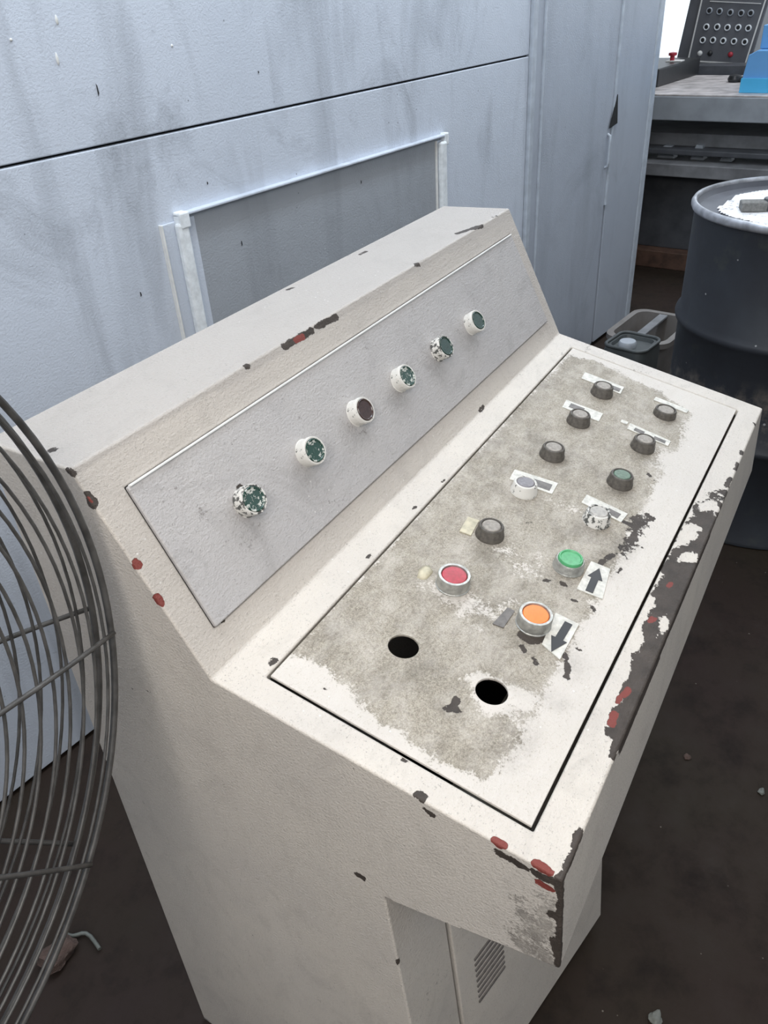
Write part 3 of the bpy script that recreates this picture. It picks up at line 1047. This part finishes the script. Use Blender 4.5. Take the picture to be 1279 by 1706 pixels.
holder([(974, 621), (1039, 646), (1033, 657), (968, 631)], [[(1018, 642), (1034, 648), (1031, 653), (1015, 647)]], 'white label holder behind the farthest back-row button')
holder([(943, 667), (1004, 690), (997, 703), (936, 679)], [[(951, 672), (974, 681), (970, 687), (947, 678)]], 'white label holder with a dark gap')
holder([(1049, 706), (1117, 736), (1112, 744), (1044, 715)], [[(1058, 713), (1074, 720), (1071, 724), (1055, 717)], [(1090, 727), (1109, 735), (1107, 739), (1088, 731)]], 'narrow white label holder')
holder([(1092, 662), (1147, 684), (1143, 689), (1088, 667)], [], 'thin faded label strip')
holder([(857, 783), (929, 806), (919, 824), (848, 799)], [[(886, 797), (920, 808), (915, 818), (881, 806)]], 'white label holder with a grey window')
holder([(977, 825), (1045, 857), (1034, 871), (968, 838)], [[(1014, 847), (1034, 857), (1028, 864), (1008, 853)]], 'white label holder behind the paint-smeared button')
plate('sticker', [(779, 862), (798, 868), (784, 893), (765, 886)], M_LABELOLD, label='yellowed square sticker')
plate('sticker', [(845, 1013), (857, 1019), (838, 1047), (820, 1040)], M_WINDOW, label='dirty grey sticker')
plate('sticker', [(1035, 700), (1046, 704), (1044, 708), (1033, 704)], M_LABEL, label='scrap of white label')
# glue lump beside the red button
gp = FD.at((708, 951), .003)
bm = bmesh.new()
bmesh.ops.create_icosphere(bm, subdivisions=2, radius=1)
for v in bm.verts:
    k = 1 + .25 * math.sin(5 * v.co.x + 3 * v.co.y) * math.cos(4 * v.co.z)
    v.co = Vector((v.co.x * .012 * k, v.co.y * .0075 * k, v.co.z * .004))
o = obj('glue_lump', bm, M_LABELOLD, console, 179)
o.matrix_local = frame_of(FD, gp)


def arrow_plate(pxs, tail, tip, label):
    o = plate('arrow_label', pxs, M_LABEL, label=label)
    a, b = FD.at(tail, .002), FD.at(tip, .002)
    d = b - a
    L = np.linalg.norm(d)
    d = d / L
    s = np.cross(FD.n, d)
    w = .0042
    hw = .0085
    pts = [a - s * w, a + d * L * .56 - s * w, a + d * L * .56 - s * hw, b, a + d * L * .56 + s * hw, a + d * L * .56 + s * w, a + s * w]
    pts = [p + FD.n * .0017 for p in pts]
    prism('arrow', pts, FD.n * .0007, M_INK, o)


arrow_plate([(984, 936), (1016, 949), (1003, 999), (960, 982)], (981, 986), (998, 947), 'off-white plate with a black up arrow')
arrow_plate([(925, 1022), (964, 1041), (932, 1100), (902, 1074)], (947, 1038), (918, 1086), 'off-white plate with a black down arrow')

# ------------------------------------------------------------------ fan beside the console
FC = Vector((-.352, .043, 1.027))
FR, FYAW, FTILT = .336, .158, .079
fan = empty('pedestal_fan', (FC.x, FC.y, 0))
tag(fan, 'large pedestal fan with rusty dark wire guard beside the console', 'fan')
fn = Vector((math.sin(FYAW) * math.cos(FTILT), -math.cos(FYAW) * math.cos(FTILT), math.sin(FTILT)))
fa = Vector((math.cos(FYAW), math.sin(FYAW), 0))
fb = fn.cross(fa) * -1
if fb.z < 0: fb = -fb
FO = FC - Vector((FC.x, FC.y, 0))


def fpt(r, th, h): return FO + fa * (r * math.cos(th)) + fb * (r * math.sin(th)) + fn * h


def dome(r, sgn):
    k = r / FR
    return sgn * (.010 + (.022 if sgn > 0 else .062) * (1 - k ** 2.6))


def ring(name, r, h, wr, seg=110):
    return obj(name, tube([fpt(r, 2 * math.pi * k / seg, h) for k in range(seg)], wr, 6, True), M_WIRE, fan, 179)


for sgn in (1, -1):
    ring('guard_rim', FR, sgn * .009, .0030)
    r = FR - .012
    while r > .06:
        ring('guard_ring', r, dome(r, sgn), .00145 if sgn > 0 else .0014, 90)
        r -= .0175
    spoke = [math.radians(a) for a in ((343.2, 307.5, 28, 70, 112, 154, 196, 238, 270) if sgn > 0 else (346.6, 309.5, 25, 67, 109, 151, 193, 235, 268))]
    for th in spoke:
        pts = [fpt(FR * q, th, dome(FR * q, sgn) + sgn * .002) for q in (.16, .3, .45, .6, .72, .82, .9, .96, 1.0)]
        obj('guard_spoke', tube(pts, .0022, 6), M_WIRE, fan, 179)
    bm = lathe([(0, .004), (.052, .003), (.056, 0), (.056, -.004), (0, -.004)], 28)
    o = obj('guard_badge', bm, M_FANBODY, fan, 40)
    zax = fn * sgn
    o.matrix_local = Matrix.Translation(fpt(0, 0, dome(0, sgn))) @ zax.to_track_quat('Z', 'Y').to_matrix().to_4x4()
# blades, motor, pole, base
for k in range(3):
    th = math.radians(33 + 120 * k)
    bm = bmesh.new()
    rows = []
    for q in range(7):
        rr = .05 + q * .024
        wd = .035 + .035 * math.sin(q / 6 * math.pi * .75)
        rows.append([bm.verts.new(fpt(1, 0, 0) * 0 + FO + (fa * math.cos(th) + fb * math.sin(th)) * rr + (-fa * math.sin(th) + fb * math.cos(th)) * (wd * u) + fn * (.024 * u)) for u in (-1, -.5, 0, .5, 1)])
    for A, B in zip(rows, rows[1:]):
        for u in range(4): bm.faces.new([A[u], A[u + 1], B[u + 1], B[u]])
    bmesh.ops.solidify(bm, geom=bm.faces[:], thickness=.002)
    obj('fan_blade', bm, M_MGREY, fan, 60)
mo = obj('motor_housing', lathe([(0, -.06), (.055, -.055), (.075, -.03), (.078, .08), (.06, .12), (0, .13)], 28), M_FANBODY, fan, 40)
mo.matrix_local = Matrix.Translation(FO - fn * .125) @ (-fn).to_track_quat('Z', 'Y').to_matrix().to_4x4()
pc = FO - fn * .15
obj('fan_pole', tube([(pc.x, pc.y, .03), (pc.x, pc.y, pc.z - .04)], .018, 14), M_FANBODY, fan, 60)
o = obj('fan_base', lathe([(0, 0), (.135, 0), (.135, .012), (.12, .022), (.04, .035), (.03, .07), (0, .07)], 36), M_FANBODY, fan, 40)
o.location = (pc.x - .0, pc.y, 0)

# ------------------------------------------------------------------ oil drum
DR = (1.98, -.27)
drum = empty('oil_drum', (DR[0], DR[1], 0))
tag(drum, 'dark blue-black steel drum with bright rim and powder-dusted lid', 'drum')
R = .283
prof = [(0, .004), (R - .012, .004), (R - .004, 0), (R + .003, .004), (R + .003, .014), (R - .002, .02), (R - .002, .28), (R + .008, .29), (R + .010, .298), (R + .008, .306), (R - .002, .316),
        (R - .002, .565), (R + .008, .575), (R + .010, .583), (R + .008, .591), (R - .002, .601), (R - .002, .850), (R + .001, .862)]
obj('drum_shell', lathe(prof, 72), M_DRUM, drum, 50)
obj('drum_rim', lathe([(R - .003, .858), (R + .005, .860), (R + .008, .866), (R + .008, .874), (R + .004, .880), (R - .003, .880), (R - .006, .874), (R - .006, .858)], 72), M_DRUMRIM, drum, 60)
obj('drum_lid', lathe([(R - .004, .876), (R - .010, .862), (R - .014, .858), (R - .05, .858), (R - .058, .8615), (0, .8615)], 72), M_LIDDARK, drum, 40)
bm = bmesh.new()
bmesh.ops.create_grid(bm, x_segments=60, y_segments=60, size=.24)
kill = []
pr = random.Random(3)
for v in bm.verts:
    th = math.atan2(v.co.y, v.co.x)
    e = R - .062 + .010 * math.sin(3 * th + 1) + .006 * math.sin(7 * th)
    q = v.co.length
    if q > e: kill.append(v)
    v.co.z = .8617 + .004 * max(0, 1 - (q / e) ** 6) + .001 * math.sin(v.co.x * 70) * math.cos(v.co.y * 55)
bmesh.ops.delete(bm, geom=kill, context='VERTS')
obj('powder_layer', bm, M_POWDER, drum, 179)
# block of foam and a dark fitting lying on the lid
LZ = .866
p = on_z((1253, 350), LZ)
fo = box('foam_block', -.020, .020, -.030, .030, 0, .022, M_FOAM, None, .003)
fo.location = (p[0], p[1], LZ)
fo.rotation_euler = (0, 0, .35)
tag(fo, 'small grey foam block lying on the drum lid', 'foam block')
p = on_z((1284, 348), LZ)
fit = empty('pipe_fitting', (p[0], p[1], LZ), .3)
tag(fit, 'dark flanged fitting with a white plug on the drum lid', 'fitting')
obj('flange', lathe([(0, 0), (.030, 0), (.032, .006), (.030, .012), (.022, .016), (.020, .026), (0, .026)], 28), M_DKGREY, fit, 40)
o = obj('plug', lathe([(0, .026), (.013, .026), (.013, .032), (.010, .035), (0, .035)], 24), M_WHITE, fit, 40)
box('handle_bar', -.052, -.02, -.010, .010, .004, .016, M_DKGREY, fit, .003)

# ------------------------------------------------------------------ plastic tub and canister on the floor behind
def rrect(cx, cy, w, d, r, z, n=5):
    out = []
    for sx, sy, a0 in ((1, 1, 0), (-1, 1, 90), (-1, -1, 180), (1, -1, 270)):
        for k in range(n + 1):
            a = math.radians(a0 + 90 * k / n)
            out.append(Vector((cx + sx * (w - r) + r * math.cos(a), cy + sy * (d - r) + r * math.sin(a), z)))
    return out


def loft(loops):
    bm = bmesh.new()
    V = [[bm.verts.new(p) for p in L] for L in loops]
    n = len(V[0])
    for A, B in zip(V, V[1:]):
        for k in range(n): bm.faces.new([A[k], A[(k + 1) % n], B[(k + 1) % n], B[k]])
    bm.faces.new(V[0][::-1])
    bm.faces.new(V[-1])
    bmesh.ops.recalc_face_normals(bm, faces=bm.faces[:])
    return bm


TZ = .22
tc_ = on_z((1084, 543), TZ)
tub = empty('plastic_tub', (tc_[0], tc_[1], 0), math.radians(-7))
tag(tub, 'grey-beige plastic tub with a divider bar, by the enclosure corner', 'tub')
tw, td_ = .17, .125
tubm = obj('tub_shell', loft([rrect(0, 0, tw * .82, td_ * .8, .04, 0), rrect(0, 0, tw * .95, td_ * .95, .05, TZ - .02), rrect(0, 0, tw, td_, .055, TZ - .02), rrect(0, 0, tw, td_, .055, TZ),
                             rrect(0, 0, tw * .86, td_ * .82, .045, TZ), rrect(0, 0, tw * .78, td_ * .72, .035, .03)]), M_TUB, tub, 40)
box('divider_bar', -tw * .85, tw * .85, -.012, .022, TZ - .012, TZ - .001, M_SHELF, tub, .003)
cz = .34
cp = on_z((1054, 566), cz)
can = empty('oil_canister', (cp[0], cp[1], 0), math.radians(-10))
tag(can, 'dark canister with a pale oval cap in front of the plastic tub', 'canister')
obj('canister_body', loft([rrect(0, 0, .075, .072, .03, 0), rrect(0, 0, .078, .075, .03, cz - .03), rrect(0, 0, .074, .071, .03, cz - .012), rrect(0, 0, .060, .058, .025, cz - .010), rrect(0, 0, .056, .054, .025, cz - .022)]), M_TUBDK, can, 40)
obj('canister_rim', tube(rrect(0, 0, .074, .071, .03, cz - .008), .006, 8, True), M_TUBDK, can, 60)
o = obj('canister_cap', lathe([(0, 0), (.030, 0), (.030, .014), (.026, .020), (0, .022)], 28), M_MGREY, can, 40)
o.location = (-.012, .012, cz - .022)

# ------------------------------------------------------------------ planer machine in the background
MA = np.array([4.132, .705, 0])
MU = np.array([-.083, -.9966, 0])
MD = np.array([.9966, -.083, 0])
mz = math.atan2(MU[1], MU[0])


def mpx(px, b):
    """machine-local (along, height) of a photo pixel on the plane at depth b"""
    p = on_plane(px, MA + MD * b, MD)
    return (p - MA) @ MU, p[2]


mach = empty('planer_machine', MA, mz)
tag(mach, 'long grey machine tool bed with scraped steel table behind the drum', 'machine')


def mbox(name, a0, a1, b0, b1, z0, z1, mat, bev=.004, parent=None): return box(name, a0, a1, b0, b1, z0, z1, mat, parent or mach, bev)


mbox('table_beam', -.7, 1.6, 0, .85, .735, .842, M_MGREY)
for k in range(6):
    mbox('table_plate', -.7, 1.6, .004 + k * .135, .004 + k * .135 + .120, .842, .850, M_BED, .002)
mbox('rear_beam', -.7, 1.6, .86, 1.0, .70, mpx((1190, 109), .86)[1], M_DKGREY)
mbox('slide_rail', -.7, 1.6, .12, .70, .60, .66, M_SHELF)
mbox('slide_rail', -.7, 1.6, .02, .30, .575, .60, M_DKGREY)
mbox('shelf', -.7, 1.6, -.05, .80, .485, .545, M_SHELF)
mbox('lower_panel', -.7, 1.6, .10, .80, .09, .485, M_DKGREY)
mbox('plinth', -.7, 1.6, .02, .80, .0, .09, M_RUST)
a, z = mpx((1165, 225), .06)
for k, (px, w, h) in enumerate((((1166, 240), .035, .07), ((1113, 240), .045, .06), ((1215, 238), .03, .04))):
    a, z = mpx(px, .10)
    prism('clamp_block', [(a - w, .08, .545), (a + w, .08, .545), (a + w * .5, .08, .545 + h), (a - w * .4, .08, .545 + h)], (0, .06, 0), M_MGREY, mach, .003)
# side carriage at the left of the table with plate and knob
car = [mpx(p, .55) for p in ((1080, 150), (1090, 112), (1150, 96), (1165, 112))]
a0, a1 = -.45, mpx((1158, 110), .7)[0]
prism('carriage', [(a0, .25, .850), (mpx((1100, 140), .3)[0], .25, .850), (mpx((1164, 118), .82)[0], .82, .850), (a0, .82, .850)], (0, 0, .085), M_BLACK, mach, .006)
a, z = mpx((1119, 117), .60)
mbox('name_plate', a - .035, a + .05, .58, .64, .935, .941, M_WHITE, .001)
a, z = mpx((1119, 110), .62)
o = obj('red_knob', lathe([(0, 0), (.012, 0), (.012, .02), (.022, .024), (.022, .036), (0, .040)], 20), M_RED, mach, 40)
o.location = (a, .61, .941)
a, z = mpx((1224, 130), .50)
o = obj('clamp_knob', lathe([(0, 0), (.03, 0), (.036, .014), (.030, .030), (.012, .036), (0, .036)], 20), M_BLACK, mach, 40)
o.location = (a, .5, .850)
mbox('clamp_arm', a, a + .12, .48, .52, .855, .875, M_BLACK)

# blue cover standing on the table
BB = .10
bl = [mpx(p, BB) for p in ((1233, 152), (1236, 130), (1247, 92), (1262, 84))]
blue = empty('blue_machine_cover', MA + MU * bl[0][0] + MD * BB + np.array([0, 0, .8505]), mz)
tag(blue, 'bright blue painted cover on the machine table', 'cover')
b0 = bl[0][0]
pts = [(0, 0, 0), (bl[1][0] - b0, 0, bl[1][1] - .85), (bl[2][0] - b0, 0, bl[2][1] - .85), (bl[3][0] - b0, 0, bl[3][1] - .85), (.6, 0, bl[3][1] - .85), (.6, 0, 0)]
prism('cover_front', pts, (0, .34, 0), M_BLUE, blue, .004)
zt = mpx((1262, 42), BB + .06)[1]
at_ = mpx((1272, 42), BB + .06)[0]
box('cover_upper', at_ - b0, .6, .06, .34, bl[3][1] - .85 + .001, zt - .85, M_BLUE, blue, .004)
prism('cover_lip', [(-.004, -.012, -.0), (bl[1][0] - b0 - .002, -.012, bl[1][1] - .85), (.6, -.012, bl[1][1] - .85), (.6, -.012, 0)], (0, .012, 0), M_CYAN, blue, .002)

# pendant control box behind the table
PB = 1.02
c = {k: mpx(v, PB) for k, v in dict(bl=(1146, 101), br=(1241, 107), l0=(1125, 100), tl=(1169, 0), tr=(1275, 0)).items()}
pend = empty('control_pendant', MA + MU * c['bl'][0] + MD * PB, mz)
tag(pend, 'black control box with rows of ringed buttons above the machine table', 'control box')
ax = c['bl'][0]
def lc(k): return (c[k][0] - ax, c[k][1])


k_up = 1.9
def ext(p, q): return (p[0] + (q[0] - p[0]) * k_up, p[1] + (q[1] - p[1]) * k_up)


TL, TR = ext(lc('bl'), lc('tl')), ext(lc('br'), lc('tr'))
L0 = lc('l0')
TL0 = (TL[0] + L0[0] + .01, TL[1])
zb = .70
prism('pendant_case', [(L0[0], .012, zb), (lc('br')[0] + .02, .012, zb), (lc('br')[0] + .02, .012, lc('br')[1] - .02), (TR[0] + .012, .012, TR[1] + .02), (TL0[0], .012, TL[1] + .02), (L0[0], .012, L0[1])], (0, .22, 0), M_PEND, pend, .006)
prism('pendant_face', [(lc('bl')[0], .0, lc('bl')[1]), (lc('br')[0], .0, lc('br')[1]), (TR[0], .0, TR[1]), (TL[0], .0, TL[1])], (0, .012, 0), M_PEND, pend, .002)


def bar(p, q, w, name='face_trim', mat=M_WHITE):
    p, q = Vector((p[0], 0, p[1])), Vector((q[0], 0, q[1]))
    d = (q - p).normalized()
    s = Vector((d.z, 0, -d.x)) * w
    prism(name, [p - s - d * w + Vector((0, -.005, 0)), q - s + d * w + Vector((0, -.005, 0)), q + s + d * w + Vector((0, -.005, 0)), p + s - d * w + Vector((0, -.005, 0))], (0, .006, 0), mat, pend)


bar(lc('bl'), lc('br'), .0035)
bar(lc('bl'), TL, .0035)
bar(lc('br'), TR, .0035)
p1, p2 = mpx((1183, 2), PB), mpx((1267, 6), PB)
bar((p1[0] - ax, p1[1]), (p2[0] - ax, p2[1]), .0018)
RB = lathe_mesh('ring_bezel', [(.017, 0), (.017, .008), (.0145, .011), (.0115, .011), (.0105, .008), (.0105, .003), (0, .003)], 20)
CB = lathe_mesh('ring_cap', [(.0098, .003), (.0098, .007), (0, .008)], 16)
rows = [([(1181, 18), (1198, 19), (1216, 21), (1234, 22), (1250, 22)], M_MGREY, M_BLACK), ([(1176, 45), (1194, 45), (1211, 46), (1229, 46), (1246, 47)], M_PALE, M_BLACK), ([(1170, 67), (1187, 67), (1204, 68), (1222, 69), (1240, 70)], M_PALE, M_BLACK)]
for pxs, mb, mc in rows:
    for px in pxs:
        a, z = mpx(px, PB - .008)
        o = bpy.data.objects.new('ring_button', RB.copy())
        o.data.materials.append(mb)
        COL.objects.link(o)
        o.parent = pend
        o.matrix_local = Matrix.Translation((a - ax, 0, z)) @ Matrix.Rotation(math.pi / 2, 4, 'X')
        q_ = bpy.data.objects.new('button_cap', CB)
        if not CB.materials: CB.materials.append(M_BLACK)
        COL.objects.link(q_)
        q_.parent = o
for px, mt, nm in (((1165, 89), M_WHITE, 'white indicator'), ((1182, 89), M_BLACK, 'black indicator'), ((1216, 91), M_RED, 'red indicator')):
    a, z = mpx(px, PB - .008)
    o = obj('indicator', lathe([(0, 0), (.014, 0), (.014, .006), (.009, .012), (0, .014)], 18), mt, pend, 40)
    o.matrix_local = Matrix.Translation((a - ax, 0, z)) @ Matrix.Rotation(math.pi / 2, 4, 'X')
    o['label'] = nm

# ------------------------------------------------------------------ litter on the floor
p = on_z((138, 1566), .004)
sp = []
for k in range(9):
    t = k / 8
    a = on_z((106 + 60 * t, 1553 + 24 * t - 8 * math.sin(t * math.pi) + 6 * math.sin(t * 7)), .008)
    sp.append(Vector(a) - Vector((p[0], p[1], 0)))
o = obj('plastic_strip', tube(sp, .0035, 8), M_SCRAP, None, 60)
o.location = (p[0], p[1], 0)
tag(o, 'pale curled plastic strip on the dark floor behind the fan', 'scrap')


def crumple(name, px, w, h, mat, label, cat, seed):
    p = on_z(px, 0)
    bm = bmesh.new()
    bmesh.ops.create_icosphere(bm, subdivisions=3, radius=1)
    r = random.Random(seed)
    ph = [r.uniform(0, 6) for _ in range(6)]
    for v in bm.verts:
        k = 1 + .14 * math.sin(4 * v.co.x + ph[0]) + .12 * math.sin(5 * v.co.y + ph[1]) + .10 * math.sin(9 * v.co.z + ph[2] + 4 * v.co.x)
        v.co = Vector((v.co.x * w * k, v.co.y * w * .75 * k, max(0, h * .5 + v.co.z * h * .6 * k)))
    o = obj(name, bm, mat, None, 50)
    o.location = (p[0], p[1], .0005)
    tag(o, label, cat)


crumple('rag', (100, 1597), .030, .03, M_RAG, 'crumpled reddish-brown rag on the floor behind the fan', 'rag', 5)
crumple('paper_scrap', (1144, 1262), .009, .004, M_RAG, 'tiny brown scrap on the floor right of the console', 'scrap', 8)
crumple('paper_scrap', (1092, 1698), .013, .005, M_SCRAP, 'pale scrap at the bottom edge of the floor', 'scrap', 9)
crumple('gravel_chip', (1268, 1320), .008, .005, M_SCRAP, 'pale chip on the floor at the right edge', 'chip', 10)
